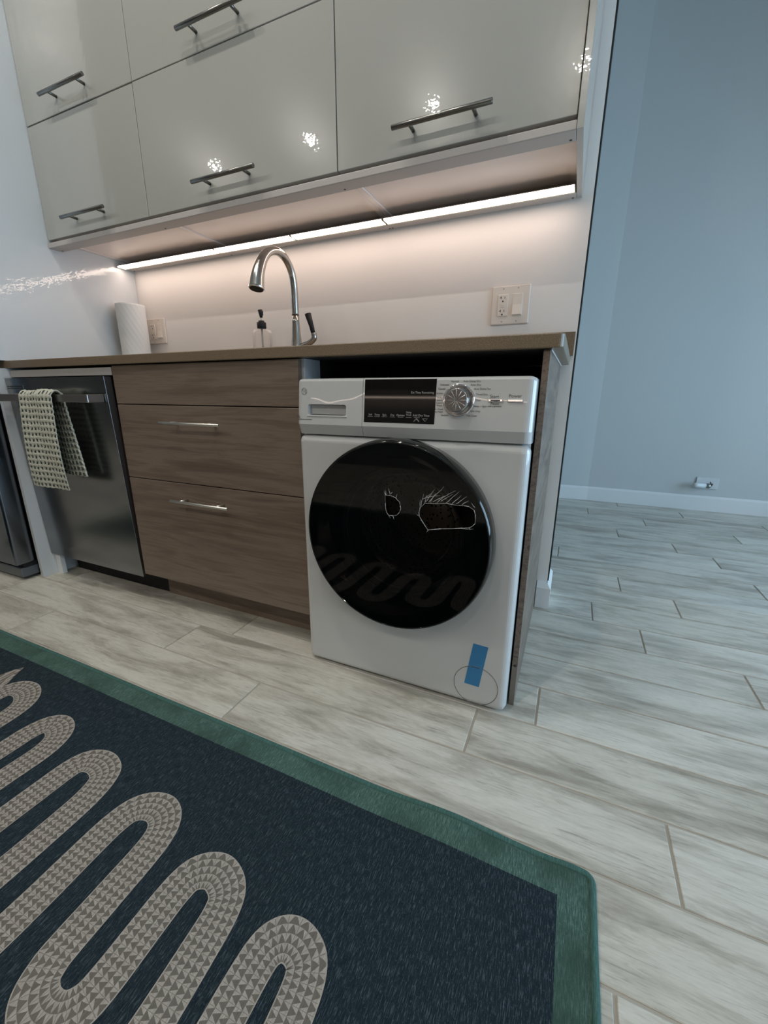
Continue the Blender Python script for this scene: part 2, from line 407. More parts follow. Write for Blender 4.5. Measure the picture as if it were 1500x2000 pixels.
for k in range(4):
    xa = -1.4+k*.9
    o = empty('opposite_wall_cabinet', (xa+.45, -3.23, 1.39), ('leftmost', 'second', 'third', 'rightmost')[k]+' woodgrain wall cabinet on the wall behind the viewer, counted from the fridge side', 'cabinet', 'wall cabinets on the opposite wall')
    obj('carcass', B((xa, -3.399, 1.39), (xa+.899, -3.08, 2.5)), M_WOOD, o); obj('door', B((xa+.002, -3.079, 1.39), (xa+.897, -3.06, 2.5), .001), M_WOOD, o)
o = empty('opposite_light_bar', (.4, -3.33, 1.37), 'long warm LED light bar under the cabinets of the opposite wall', 'light')
obj('profile', B((-1.38, -3.36, 1.366), (2.18, -3.31, 1.3895)), M_ALU, o); obj('diffuser', B((-1.37, -3.355, 1.362), (2.17, -3.315, 1.3655)), M_LED, o)
# ================================================================= GLOSSY END PANEL + FRIDGE
XP = -.6149
bm = bmesh.new(); box(bm, (XP-.019, -.0457, 0), (XP, YW-.001, .8770), .0006); box(bm, (XP-.019, -.0457, .9062), (XP, YW-.001, 2.54), .0006); box(bm, (XP-.0188, YW-.012, .87), (XP-.001, YW-.0015, .91))
obj_p = obj('tall_end_panel', bm, M_PAN)
tag(obj_p, 'tall glossy white end panel standing between fridge and counter', 'panel')
o = empty('refrigerator', (-1.10, .2, 0), 'stainless steel refrigerator left of the tall white panel, cut by the frame', 'refrigerator')
obj('cabinet_body', B((-1.555, -.035, .03), (-.673, .58, 1.76), .004), mat('fridge_grey_case', (.03, .03, .034), .5), o)
bm = bmesh.new(); box(bm, (-1.100+.003, -.12, .073), (-.645, -.042, 1.75), .010, 4); d1 = obj('door', bm, M_FR, o, True)
bm = bmesh.new(); box(bm, (-1.555, -.12, .073), (-1.103, -.042, 1.75), .010, 4); d2 = obj('door', bm, M_FR, o, True)
for sx, d in ((-1.07, d1), (-1.135, d2)):
    bm = bmesh.new(); tube(bm, [(sx, -.16, .62), (sx, -.16, 1.5)], .011, 12)
    for z in (.66, 1.46): tube(bm, [(sx, -.16, z), (sx, -.12, z)], .008, 10)
    obj('handle', bm, M_STEEL, d)
obj('door_gasket', B((-1.54, -.042, .08), (-.66, -.034, 1.74)), M_BLACK, o)
obj('kick_grille', B((-1.545, -.104, .012), (-.655, -.036, .056), .006, 3), mat('grey_kick_plastic', (.10, .11, .12), .4), o)
obj('hinge_bracket', B((-.70, -.09, .055), (-.655, -.02, .074)), M_BLACK, o)
bm = bmesh.new()
for x in (-1.5, -.70):
    for y in (.1, .5): bm = bmesh.new(); lathe(bm, (x, y, 0), [(.02, 0), (.02, .03)], n=12); obj('foot', bm, M_BLACK, o)
# small white plinth end under the dishwasher
o = obj('plinth_block', B((XP+.001, .013, 0), (XP+.036, .032, .098), .001), M_BASEB)
tag(o, 'short white plinth board at the foot of the tall white panel', 'plinth')

# ================================================================= COUNTER
bm = bmesh.new(); r = .014; x0, x1, y0, y1, z0, z1 = -.6680, 1.4045, -.0094, YW-.013, .8776, .9056
pts = [(x0, y1), (x0, y0)]+[(x1-r+r*math.sin(a*math.pi/12), y0+r-r*math.cos(a*math.pi/12)) for a in range(0, 7)]+[(x1, y1)]
lo = [bm.verts.new((*p, z0)) for p in pts]; hi = [bm.verts.new((*p, z1)) for p in pts]
bm.faces.new(lo[::-1]); bm.faces.new(hi)
for k in range(len(pts)):
    f = bm.faces.new((lo[k], lo[(k+1) % len(pts)], hi[(k+1) % len(pts)], hi[k]))
bmesh.ops.recalc_face_normals(bm, faces=bm.faces[:])
es = [e for e in bm.edges if abs(e.verts[0].co.z-e.verts[1].co.z) < 1e-6 and not (e.verts[0].co.y > .6 and e.verts[1].co.y > .6)]
bmesh.ops.bevel(bm, geom=es, offset=.0022, segments=2, affect='EDGES', profile=.5)
ct = obj('countertop', bm, M_COUNT); obj('bay_shade_top', B((.7645, .016, .8766), (1.3655, .585, .8775)), M_DARK, ct); tag(ct, 'beige brown quartz countertop with a rounded front corner', 'countertop')  # black sheet under the counter, added to keep the washer bay in shade

sp_ = obj('splash_strip', B((XP+.001, .5945, .9062), (1.4130, YW-.0005, .9790), .0012), M_COUNT); tag(sp_, 'low beige brown quartz upstand along the wall behind the counter', 'upstand')
# ================================================================= DRAWER CABINET
DX0, DX1 = .0, .7535
o = empty('drawer_cabinet', (.381, .3, 0), 'grey brown woodgrain base cabinet with three drawer fronts', 'cabinet')
bm = bmesh.new()
box(bm, (0.001, .021, .114), (.019, .58, .8765)); box(bm, (.743, .1, .114), (.761, .58, .8765)); box(bm, (.019, .56, .114), (.743, .58, .8765)); box(bm, (.019, .021, .114), (.743, .56, .130))
obj('carcass', bm, M_DARK, o)
obj('side_filler', B((.7435, .0205, .114), (.7625, .0975, .8765), .0008), mat('pale_grey_melamine', (.50, .55, .60), .4), o)
obj('toe_kick', B((.0135, .082, 0), (.7605, .098, .1135), .0008), M_WOOD, o)
def bar_handle(xc, z, yf, length=.25, r=.006, off=.035, name='handle', m=None, parent=None, sp=.16, zd=0):
    bm = bmesh.new(); x0, x1 = xc-length/2, xc+length/2; y = yf-off
    c = .0008
    tube(bm, [(x0, y, z), (x0+c, y, z), (x1-c, y, z), (x1, y, z)], [r-c, r, r, r-c], 20)
    for s in (-1, 1): tube(bm, [(xc+s*sp/2, y, z), (xc+s*sp/2, yf-.001, z)], .0048, 14)
    return obj(name, bm, m, parent)
for z0, z1, h in ((.7505, .8745, None), (.4965, .7475, .6945), (.1155, .4935, .438)):
    f = obj('drawer_front', B((DX0+.001, 0, z0), (DX1, .019, z1), .0012), M_WOOD, o)
    if h: bar_handle(.361, h, 0, .252, .0045, .032, 'handle', M_BARL, f)

# side panel at the right end of the run
o = empty('side_panel', (1.373, .3, 0), 'grey brown woodgrain side panel right of the washer', 'panel')
obj('board', B((1.3668, .003, 0), (1.3795, .592, .8755), .0004), M_WOODP, o)
obj('front_edge', B((1.3664, .0, .119), (1.3799, .0035, .873), .0006), M_WOODX, o)
obj('lower_edge', B((1.3664, .0, 0.0005), (1.3799, .0035, .1172), .0006), mat('lighter_edge_tape', (.19, .155, .125), .5), o)
obj('caulk_bead', B((1.3796, .01, .8735), (1.3822, .58, .8775), .0008), M_MEL, o)
obj('bay_shade_side', B((1.3656, .004, .001), (1.3666, .59, .8755)), M_DARK, o)  # added black sheet, shade of the washer bay put into its colour
obj('bay_shade_back', B((.7640, .592, .001), (1.3655, .600, .8764)), M_DARK, o)  # added black sheet behind the washer, painting the bay's deep shade
bm = bmesh.new(); lathe(bm, (1.3735, .0, .1195), [(.0035, 0), (.0035, .0006)], 'y', 12); obj('peg_hole', bm, M_SLOT, o)

# ================================================================= DISHWASHER
o = empty('dishwasher', (-.31, .3, 0), 'stainless steel dishwasher with its door slightly open', 'dishwasher')
obj('tub', B((-.600, .032, .10), (-.008, .57, .838)), M_GASK, o)
obj('toe_kick', B((-.592, .088, 0), (.0132, .12, .099)), M_DARK, o)
dz0, dz1 = .098, .8395; yb, yt = .001, -.0235
def tilt(bm):
    k = (yt-yb)/(dz1-dz0)
    for v in bm.verts: v.co.y += k*(v.co.z-dz0)
    return bm
door = obj('door', tilt(box(bmesh.new(), (-.6105, yb, dz0), (-.0125, yb+.0015, dz1), .0005)), M_DW, o)
obj('door_liner', tilt(box(bmesh.new(), (-.609, yb+.0016, dz0+.002), (-.0135, yb+.026, dz1-.0003))), mat('brown_black_liner', (.035, .026, .024), .5), o)
bm = bmesh.new(); box(bm, (-.6025, -.0256, .799), (-.492, -.0215, .813), .001); obj('vent_slot', bm, M_DW, door)
bm = bmesh.new(); box(bm, (-.598, -.0262, .8008), (-.497, -.0240, .8035)); box(bm, (-.598, -.0262, .8075), (-.497, -.0240, .8105)); obj('vent_opening', bm, M_BLACK, door)
bm = bmesh.new(); box(bm, (-.575, -.078, .755), (-.036, -.064, .7805), .0015, 2)
box(bm, (-.040, -.0795, .7535), (-.028, -.0215, .7815), .003, 3); box(bm, (-.583, -.0795, .7535), (-.571, -.0215, .7815), .003, 3)
obj('handle', bm, M_BARL if False else mat('handle_steel', (.45, .42, .40), .3, 1), door)
obj('filler_rail', B((-.612, .0005, .844), (-.004, .016, .8695), .0008), mat('grey_white_filler', (.46, .44, .42), .5), o)

# ---- waffle towel over the dishwasher handle
cell = .0205; NX = 10; SUB = 5
path = []
def towel_pt(s):  # s = length along towel from front hem
    fz = .4425; top = .7735
    L1 = top-fz; arc = math.pi*.0140; L2 = top-.487
    if s < L1: z = fz+s; y = -.0850-.012*math.sin(s*6)*(1-s/L1); return y, z
    s -= L1
    if s < arc: a = s/arc*math.pi; return -.071-.0140*math.cos(a), top+.0140*math.sin(a)
    s -= arc
    return -.0570+.010*math.sin(s*5), top-s, 
LT = (.7735-.4425)+math.pi*.0140+(.7735-.487)
NY = int(LT/cell); bm = bmesh.new(); uvl = bm.loops.layers.uv.new('UVMap'); grid = []
for j in range(NY*SUB+1):
    s = j/SUB*LT/NY; p = towel_pt(min(s, LT-1e-6)); p2 = towel_pt(min(s+.002, LT-1e-6)) if s < LT-.004 else p
    back = s > LT*.52
    tdir = Vector((0, p2[0]-p[0], p2[1]-p[1])); nrm = Vector((0, -tdir.z, tdir.y)).normalized() if tdir.length > 1e-5 else Vector((0, 1, 0))
    row = []
    for i in range(NX*SUB+1):
        u = i/(NX*SUB)
        wid = .192+.030*max(0, (.7855-p[1]))/.34*(1 if not back else .9)
        xc = -.300-.012*max(0, .7855-p[1])/.34*(1 if not back else -2.0)
        x = xc-.5*wid+u*wid
        fi = (i % SUB)/SUB; fj = (j % SUB)/SUB
        ridge = max(abs(math.cos(math.pi*fi))**3, abs(math.cos(math.pi*fj))**3)
        wob = .004*math.sin(u*7+s*9)+.0015*math.sin(i*2.1+j*1.3)
        off = .0058*ridge+wob*.6
        row.append(bm.verts.new((x+.0012*math.sin(j*1.7), p[0]+nrm.y*off, p[1]+nrm.z*off+.0012*math.sin(i*.9))))
    grid.append(row)
for j in range(len(grid)-1):
    for i in range(len(grid[0])-1):
        f = bm.faces.new((grid[j][i], grid[j][i+1], grid[j+1][i+1], grid[j+1][i])); f.smooth = True
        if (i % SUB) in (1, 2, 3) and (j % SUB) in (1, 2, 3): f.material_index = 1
bm.loops.layers.uv.remove(uvl)
t = obj('dish_towel', bm, [M_TOWEL, M_PITSHADE]); so = t.modifiers.new('thick', 'SOLIDIFY'); so.thickness = .003; so.offset = 1
tag(t, 'sage green waffle weave towel hanging over the dishwasher handle', 'towel')

# ================================================================= WASHER
WXc = (.7785+1.3635)/2
W_ = empty('washing_machine', (WXc, .25, 0), 'white front load washing machine with a black round door, holes in its glass', 'washing machine')
YF = -.049
obj('cabinet_body', B((.779, -.004, .018), (1.3595, .56, .8205), .006), M_WASHB, W_)
fb = bmesh.new()
box(fb, (.7785, YF, .0045), (1.3640, -.0045, .6835), .0190, 7)
front = obj('front_panel', fb, M_WASH, W_, False)
bm = bmesh.new()
# control fascia: side profile (y,z) with a receding lower lip, split in drawer part and panel part
def fascia(xa, xb, rl, rr_):
    prof = [(-.0045, .6852), (YF+.004, .6852), (YF-.0005, .7105), (YF-.0005, .816), (YF+.0015, .8205), (YF+.006, .8225), (-.0045, .8225)]
    n = 7; bm = bmesh.new(); cols = []
    segs = []
    R = .018
    if rl: segs += [(xa+R*(1-math.cos(a*math.pi/2/n)), R*(1-math.sin(a*math.pi/2/n))) for a in range(n)]
    segs += [(xa+(R if rl else 0), 0), (xb-(R if rr_ else 0), 0)]
    if rr_: segs += [(xb-R*(1-math.sin(a*math.pi/2/n)), R*(1-math.cos(a*math.pi/2/n))) for a in range(1, n+1)]
    for x, dy in segs: cols.append([bm.verts.new((x, min(y+(dy if y < -.01 else 0), -.0045), z-(dy*.45 if z > .8 else 0))) for y, z in prof])
    m = len(prof)
    for a, b_ in zip(cols, cols[1:]):
        for k in range(m):
            f = bm.faces.new((a[k], b_[k], b_[(k+1) % m], a[(k+1) % m])); f.smooth = False
    bm.faces.new(cols[0]); bm.faces.new(cols[-1][::-1]); bmesh.ops.recalc_face_normals(bm, faces=bm.faces[:])
    return bm
dd = obj('detergent_drawer', fascia(.7785, .9708, True, False), M_WASH, W_)
fa = obj('control_panel', fascia(.9718, 1.3635, False, True), M_WASH, W_)
# drawer pull recess, cut with a boolean
cut = obj('cutter', B((.8155, -.08, .7335), (.9265, -.032, .7600), .005, 3), M_WASHG)
md = dd.modifiers.new('cut', 'BOOLEAN'); md.object = cut; md.operation = 'DIFFERENCE'; md.solver = 'EXACT'
bpy.context.view_layer.update(); dg = bpy.context.evaluated_depsgraph_get()
nm = bpy.data.meshes.new_from_object(dd.evaluated_get(dg)); dd.modifiers.clear(); dd.data = nm
bpy.data.objects.remove(cut)
bm = bmesh.new(); box(bm, (.818, -.0375, .7355), (.924, -.0315, .7580)); 
obj('pull_lip', bm, M_WASHG, dd)
bm = bmesh.new(); box(bm, (.813, YF-.0022, .7300), (.929, YF+.001, .7335), .001, 2); obj('recess_trim', bm, M_WASH, dd)
# display
DY = YF-.0012
disp = obj('display', B((.9765, DY, .7205), (1.1535, YF+.002, .8190), .0006), M_DISP, W_)
def lab(s, size, x, z, m=M_INK, par=None, y=DY-.0002, bold=0, name='lettering', align='CENTER', shear=0):
    return text(name, s, size, Vector((x, y, z)), m, par or fa, align, .00015, shear, None, bold)
for s, x in (('Soil', .9935), ('Temp', 1.0115), ('Spin', 1.0305), ('Dry', 1.0510), ('Options', 1.0713)): lab(s, .0062, x, .7385, M_INKL, disp)
lab('Delay\nWash', .0056, 1.0915, .7425, M_INKL, disp); lab('Add Dry Time', .0068, 1.1215, .7390, M_INKL, disp)
lab('Est Time Remaining', .0068, 1.1215, .7893, M_INKL, disp)
for x in (.9935, 1.0115, 1.0305, 1.0510, 1.0713, 1.0915, 1.1115): obj('key_line', B((x-.0068, DY-.0004, .7338), (x+.0068, DY, .7344)), M_INKL, disp)
bm = bmesh.new()
for P in ([(1.1045, .7265), (1.1110, .7325), (1.1175, .7265)], [(1.1045, .7248), (1.1110, .7308), (1.1175, .7248)], [(1.1255, .7322), (1.1315, .7262), (1.1375, .7322), (1.1255, .7322)]):
    bm = bmesh.new(); tube(bm, [(a, DY-.0003, b_) for a, b_ in P], .00045, 6); obj('arrow_key', bm, M_INKL, disp)
# knob
KX, KZ, KY = 1.2055, .7738, YF
bm = bmesh.new(); lathe(bm, (KX, KY, KZ), [(.0345, 0), (.0350, .0025), (.0325, .0035), (.0300, .0020)], 'y', 56); obj('dial_ring', bm, M_CHROME, W_)
bm = bmesh.new(); lathe(bm, (KX, KY, KZ), [(.0300, .0018), (.0292, .004), (.0262, .012), (.0258, .019), (.0235, .0215)], 'y', 56); kn = obj('dial', bm, mat('dark_chrome', (.42, .42, .43), .10, 1), W_)
bm = bmesh.new(); lathe(bm, (KX, KY, KZ), [(.0233, .0212), (.0225, .0224), (.001, .0221)], 'y', 56, smooth=False); obj('dial_face', bm, mat('spun_dial_metal', (.26, .26, .255), .30, 1), kn)
bm = bmesh.new()
M_RAY = mat('bright_ray', (.9, .9, .88), .25, 1)
for k in range(12):
    a = k*math.pi/6+.02
    d = Vector((math.cos(a), 0, math.sin(a))); c0 = Vector((KX, KY-.0226, KZ))
    bm = bmesh.new(); tube(bm, [c0+d*.002, c0+d*.0215], [.00015, .0006], 6); obj('dial_ray', bm, M_RAY, kn)
for s, x, z, al in (('Normal', 1.1945, .8128, 'CENTER'), ('Delicates', 1.1825, .8060, 'RIGHT'), ('Casuals', 1.1745, .7975, 'RIGHT'), ('Active', 1.1685, .7878, 'RIGHT'),
                    ('Bulky\nItems', 1.1685, .7760, 'RIGHT'), ('Quick\nWash', 1.1690, .7645, 'RIGHT'), ('Power Wash\nPre Wash', 1.1720, .7510, 'RIGHT'), ('Sanitize', 1.1850, .7412, 'RIGHT'),
                    ('Auto Damp Dry', 1.2130, .8128, 'LEFT'), ('Auto Dry', 1.2290, .8055, 'LEFT'), ('Auto Extra Dry', 1.2370, .7972, 'LEFT'), ('Timed Dry', 1.2420, .7858, 'LEFT'),
                    ('Dual', 1.2425, .7737, 'LEFT'), ('Rinse + Spin', 1.2390, .7612, 'LEFT'), ('Spin Only', 1.2325, .7510, 'LEFT'), ('Tub Clean', 1.2245, .7412, 'LEFT')):
    lab(s, .0056, x, z, M_INK, fa, YF-.0007, 0, 'lettering', al)
lab('Start', .0098, 1.2815, .7815, M_INK, fa, YF-.0007); lab('Pause', .0078, 1.2835, .7672, M_INK, fa, YF-.0007)
lab('add a garment', .0050, 1.2835, .7618, M_INK, fa, YF-.0007); lab('Power', .0098, 1.3235, .7828, M_INK, fa, YF-.0007)
for x0, nm_ in ((1.2687, 'start_button'), (1.3087, 'power_button')):
    bm = bmesh.new(); box(bm, (x0, YF-.0035, .7708), (x0+.0315, YF+.001, .7768), .0012, 2); bt = obj(nm_, bm, M_CHROME, W_)
    if x0 < 1.3: obj('button_slot', B((x0+.006, YF-.0042, .7724), (x0+.0255, YF-.0034, .7752)), M_GASK, bt)
# emblem: a round monogram roundel
EX, EZ, EY = .8040, .7925, YF-.0007
bm = bmesh.new(); lathe(bm, (EX, EY, EZ), [(.0085, 0), (.0085, .0006), (.0073, .0006), (.0073, 0)], 'y', 32)
for f in list(bm.faces):
    if len(f.verts) > 10: bm.faces.remove(f)
for k in range(4):
    a0 = k*math.pi/2+.5
    tube(bm, [(EX+.0062*math.cos(a0+t*.28), EY-.0004, EZ+.0062*math.sin(a0+t*.28)) for t in range(4)], .0006, 6)
obj('emblem_ring', bm, M_EMB, dd); lab('GE', .0085, EX, EZ, M_EMB, dd, EY-.0002, .0001, 'emblem_monogram', 'CENTER', .35)
bm = bmesh.new(); lathe(bm, (.7868, YF-.0006, .7290), [(.0036, 0), (.0036, .0004), (.0028, .0004), (.0028, 0)], 'y', 24)
for f in list(bm.faces):
    if len(f.verts) > 10: bm.faces.remove(f)
obj('badge_ring', bm, M_INK, dd)
lab('he', .0050, .7868, .7290, M_INK, dd, YF-.0008, .0001, 'badge_lettering'); 
lab('High Efficiency washer/dryer', .0038, .7832, .7222, M_INK, dd, YF-.0007, 0, 'lettering', 'LEFT')
def tiltall(o):
    if o.type == 'MESH':
        for v in o.data.vertices:
            if v.co.z > .7095 and v.co.y+.25 < -.008: v.co.y += (v.co.z-.7655)*.0945
    for c_ in o.children: tiltall(c_)
bpy.context.view_layer.update()
for o in W_.children:
    if o.name.split('.')[0] not in ('cabinet_body', 'front_panel'): tiltall(o)
# door
DCX, DCZ, R1 = 1.0712, .4480, .2385
Dr = bmesh.new()
lathe(Dr, (DCX, YF, DCZ), [(R1-.006, 0), (R1, .005), (R1+.001, .030), (R1-.001, .046), (R1-.0035, .0535), (R1-.0060, .0552), (R1-.0068, .0545), (R1-.012, .048), (R1-.040, .030), (R1-.070, .014), (R1-.075, .0)], 'y', 96)
for f in list(Dr.faces):
    if len(f.verts) > 10: Dr.faces.remove(f)
door = obj('door', Dr, M_RIM, W_)
# interior: dark bowl, drum, back plate with holes
I = bmesh.new(); lathe(I, (DCX, YF, DCZ), [(R1-.074, .003), (.150, -.02), (.138, -.06)], 'y', 72)
for f in list(I.faces):
    if len(f.verts) > 10: I.faces.remove(f)
obj('door_bowl', I, mat('dark_bowl', (.03, .03, .032), .15), door)
M_BOWL = mat('bowl_ring_gloss', (.06, .06, .06), .12)
for r_, h_ in ((.158, -.012), (.146, -.045), (.120, -.075)):
    bm = bmesh.new(); tube(bm, [(DCX+r_*math.cos(2*math.pi*k/72), YF-h_, DCZ+r_*math.sin(2*math.pi*k/72)) for k in range(73)], .0032, 8, False); obj('bowl_ring', bm, M_BOWL, door)
H1 = [(1.0553, 0.5587),(1.0625, 0.5575),(1.0700, 0.5584),(1.0753, 0.5555),(1.0827, 0.5546),(1.0861, 0.5492),(1.0918, 0.5452),(1.0940, 0.5364),(1.0956, 0.5284),(1.0921, 0.5193),(1.0851, 0.5128),(1.0759, 0.5096),(1.0649, 0.5107),(1.0581, 0.5170),(1.0566, 0.5285),(1.0561, 0.5379)]
H2 = [(1.1528, 0.5469),(1.1647, 0.5496),(1.1763, 0.5512),(1.1893, 0.5521),(1.2026, 0.5541),(1.2178, 0.5529),(1.2316, 0.5525),(1.2434, 0.5531),(1.2537, 0.5518),(1.2650, 0.5450),(1.2680, 0.5354),(1.2692, 0.5262),(1.2684, 0.5147),(1.2630, 0.5089),(1.2565, 0.5048),(1.2404, 0.5015),(1.2248, 0.4988),(1.1921, 0.4926),(1.1635, 0.4859),(1.1526, 0.5010),(1.1417, 0.5167),(1.1398, 0.5267),(1.1416, 0.5334),(1.1446, 0.5392)]
GY = YF-.0540
g_ = bmesh.new(); RG = R1-.0068
def loop(pts):
    v = [g_.verts.new((a, GY, b_)) for a, b_ in pts]
    for k in range(len(v)): g_.edges.new((v[k], v[(k+1) % len(v)]))
random.seed(3)
jag = lambda P: [(a+random.uniform(-.0008, .0008), b_+random.uniform(-.0008, .0008)) for a, b_ in P]
H1, H2 = jag(H1), jag(H2)
loop([(DCX+RG*math.cos(2*math.pi*k/96), DCZ+RG*math.sin(2*math.pi*k/96)) for k in range(96)]); loop(H1); loop(H2)
bmesh.ops.triangle_fill(g_, use_beauty=True, use_dissolve=False, edges=g_.edges[:], normal=(0, -1, 0))
glass = obj('door_glass', g_, M_SMOKE, door)
M_CRK = mat('white_broken_edge', (.62, .62, .60), .5)
for P in (H1, H2):
    bm = bmesh.new()
    pp = [(a, GY-.0004+random.uniform(-.001, .0004), b_) for a, b_ in P]; pp.append(pp[0])
    for a, b_ in zip(pp, pp[1:]): tube(bm, [a, b_], [random.uniform(.0002, .0009), random.uniform(.00015, .0006)], 5)
    obj('broken_rim', bm, M_CRK, glass)
CR = [((1.1528, 0.5486), (1.1573, 0.5690)), ((1.1561, 0.5523), (1.1752, 0.5823)), ((1.1629, 0.5530), (1.1961, 0.5907)), ((1.1729, 0.5542), (1.2235, 0.5854)), ((1.1894, 0.5559), (1.2176, 0.5768)), ((1.2026, 0.5541), (1.2300, 0.5829)), ((1.2156, 0.5540), (1.2367, 0.5756)), ((1.2251, 0.5550), (1.2478, 0.5735)), ((1.2379, 0.5548), (1.2528, 0.5661)), ((1.1445, 0.5409), (1.1504, 0.5717)), ((1.1413, 0.5304), (1.1430, 0.5576)), ((1.1662, 0.5534), (1.1787, 0.5745)), ((1.1813, 0.5534), (1.2080, 0.5775)), ((1.0571, 0.5589), (1.0523, 0.5670)), ((1.0681, 0.5600), (1.0644, 0.5750)), ((1.0699, 0.5618), (1.0746, 0.5674)), ((1.0827, 0.5546), (1.0861, 0.5635)), ((1.0579, 0.5572), (1.0563, 0.5726)), ((1.0759, 0.5096), (1.0789, 0.5001)), ((1.0649, 0.5100), (1.0686, 0.5034)), ((1.1417, 0.5167), (1.1348, 0.5194)), ((1.1526, 0.5010), (1.1437, 0.5085)), ((1.1635, 0.4859), (1.1601, 0.4805)), ((1.2661, 0.5516), (1.2577, 0.5618)), ((1.2565, 0.5048), (1.2606, 0.5005)), ((1.2248, 0.4988), (1.2661, 0.5029)), ((1.1491, 0.5582), (1.1689, 0.5735)), ((1.1558, 0.5622), (1.1888, 0.5706))]
for a, b_ in CR:
    bm = bmesh.new()
    a = Vector((a[0], GY-.0004, a[1])); b_ = Vector((b_[0], GY-.0004, b_[1])); n = 5; P = [a.lerp(b_, k/n)+Vector((random.uniform(-.0008, .0008), 0, random.uniform(-.0008, .0008))) for k in range(n+1)]
    tube(bm, P, [.00055*(1-k/n)+.0001 for k in range(n+1)], 5)
    obj('crack', bm, M_CRK, glass)
M_DRUM = mat('drum_steel', (.30, .28, .26), .35, .6)
dr = bmesh.new(); lathe(dr, (DCX, YF, DCZ), [(.175, -.07), (.180, -.08), (.232, -.09), (.232, -.40)], 'y', 72)
for f in list(dr.faces):
    if len(f.verts) > 10: dr.faces.remove(f)
M_DRH = mat('perforated_drum', (.30, .28, .26), .4, .6); q = N(M_DRH)
vo = q.n('ShaderNodeTexVoronoi'); vo.inputs['Scale'].default_value = 70; q.l(q.coord(), vo.inputs['Vector'])
q.base(q.ramp(vo.outputs['Distance'], [(.22, (.01, .01, .01)), (.30, (.62, .56, .52))]))
drum = obj('drum', dr, M_DRH, W_)
bm = bmesh.new(); lathe(bm, (DCX, YF, DCZ), [(.232, -.40), (.2, -.395), (.11, -.37), (.105, -.365), (.02, -.36)], 'y', 72); obj('drum_back', bm, M_DRH, drum)
# body needs an opening for the drum: replace body + front panel by rings cut with a boolean
cyl = bmesh.new(); lathe(cyl, (DCX, .0, DCZ), [(.178, .06), (.178, -.01)], 'y', 72); cutter = obj('cutter', cyl, M_WASH)
cyl = bmesh.new(); lathe(cyl, (DCX, .0, DCZ), [(.236, .01), (.236, -.42)], 'y', 72); cutter2 = obj('cutter', cyl, M_WASH)
bpy.context.view_layer.update()
for target, cts in ((front, (cutter,)), (bpy.data.objects['cabinet_body.001'] if 'cabinet_body.001' in bpy.data.objects else None, (cutter2,))):
    if target is None: continue
    for c_ in cts:
        md = target.modifiers.new('cut', 'BOOLEAN'); md.object = c_; md.operation = 'DIFFERENCE'; md.solver = 'EXACT'
    bpy.context.view_layer.update(); dg = bpy.context.evaluated_depsgraph_get()
    nm = bpy.data.meshes.new_from_object(target.evaluated_get(dg)); target.modifiers.clear(); target.data = nm
bpy.data.objects.remove(cutter); bpy.data.objects.remove(cutter2)
# access cover
bm = bmesh.new(); lathe(bm, (1.2868, YF, .0670), [(.0565, -.0005), (.0565, .0005), (.0552, .0008), (.0548, -.0005)], 'y', 64)
for f in list(bm.faces):
    if len(f.verts) > 10: bm.faces.remove(f)
obj('cover_groove', bm, mat('groove_grey', (.16, .16, .16), .5), front)
bm = bmesh.new()
for x in (.82, 1.32):
    for y in (.04, .5):
        bm = bmesh.new(); lathe(bm, (x, y, 0), [(.02, 0), (.022, .006), (.016, .012), (.016, .02)], n=16); obj('foot', bm, M_BLACK, W_)
# blue tape
bm = bmesh.new(); P = [(1.2741, .1875), (1.3112, .1855), (1.2955, .0655), (1.2576, .0668)]
a = [bm.verts.new((x, YF-.0005, z)) for x, z in P]; b_ = [bm.verts.new((x, YF-.0001, z)) for x, z in P]
bm.faces.new(a); bm.faces.new(b_[::-1])
for k in range(4): bm.faces.new((a[k], b_[k], b_[(k+1) % 4], a[(k+1) % 4]))
bmesh.ops.recalc_face_normals(bm, faces=bm.faces[:])
tp = obj('painter_tape', bm, M_TAPE); tag(tp, 'strip of blue tape stuck on the lower right of the washer', 'tape')
obj('tape_crease', B((1.2725, YF-.0009, .1195), (1.2925, YF-.0005, .1215)), mat('tape_dark', (.015, .10, .22), .5), tp)
tp.children[0].rotation_euler = (0, 0, 0)

# the black boards in the washer bay are added to stand in for its shade
# ================================================================= WALL CABINETS
ZU, YU = 1.3866, .2373
cols = [(-.6138, -.0126, 'narrow left'), (-.0126, .7547, 'middle'), (.7547, 1.3700, 'right')]
rows = [(ZU, 1.7710, 'bottom row'), (1.7710, 2.1550, 'middle row'), (2.1550, 2.5390, 'top row')]
gp = .0014
for ri, (za, zb, rn) in enumerate(rows):
    for ci, (xa, xb, cn) in enumerate(cols):
        o = empty('wall_cabinet', ((xa+xb)/2, .43, za), f'glossy white wall cabinet, {cn} column, {rn}', 'cabinet', 'glossy white wall cabinets')
        bm = bmesh.new(); y0_, y1_ = YU+.021, YW-.001; e = .0003
        box(bm, (xa+e, y0_, za+.0006), (xa+.018, y1_, zb-.0006)); box(bm, (xb-.018, y0_, za+.0006), (xb-e, y1_, zb-.0006))
        up_ = .005
        box(bm, (xa+.018, y0_, za+up_), (xb-.018, y1_, za+up_+.018)); box(bm, (xa+.018, y0_, zb-.019), (xb-.018, y1_, zb-.001)); box(bm, (xa+.018, y1_-.01, za+.02), (xb-.018, y1_, zb-.02))
        obj('carcass', bm, M_UNDER, o)
        tg = .0028 if ci == 0 else .0014
        d = obj('door', B((xa+gp, YU, za+(.0 if ri == 0 else gp)), (xb-gp, YU+.019, zb-tg), .0012, 3), M_UP, o)
        xh = (-.3245, .3645, 1.060)[ci]
        bar_handle(xh, za+.0485, YU, .252, .0062, .035, 'handle', M_BAR, d)
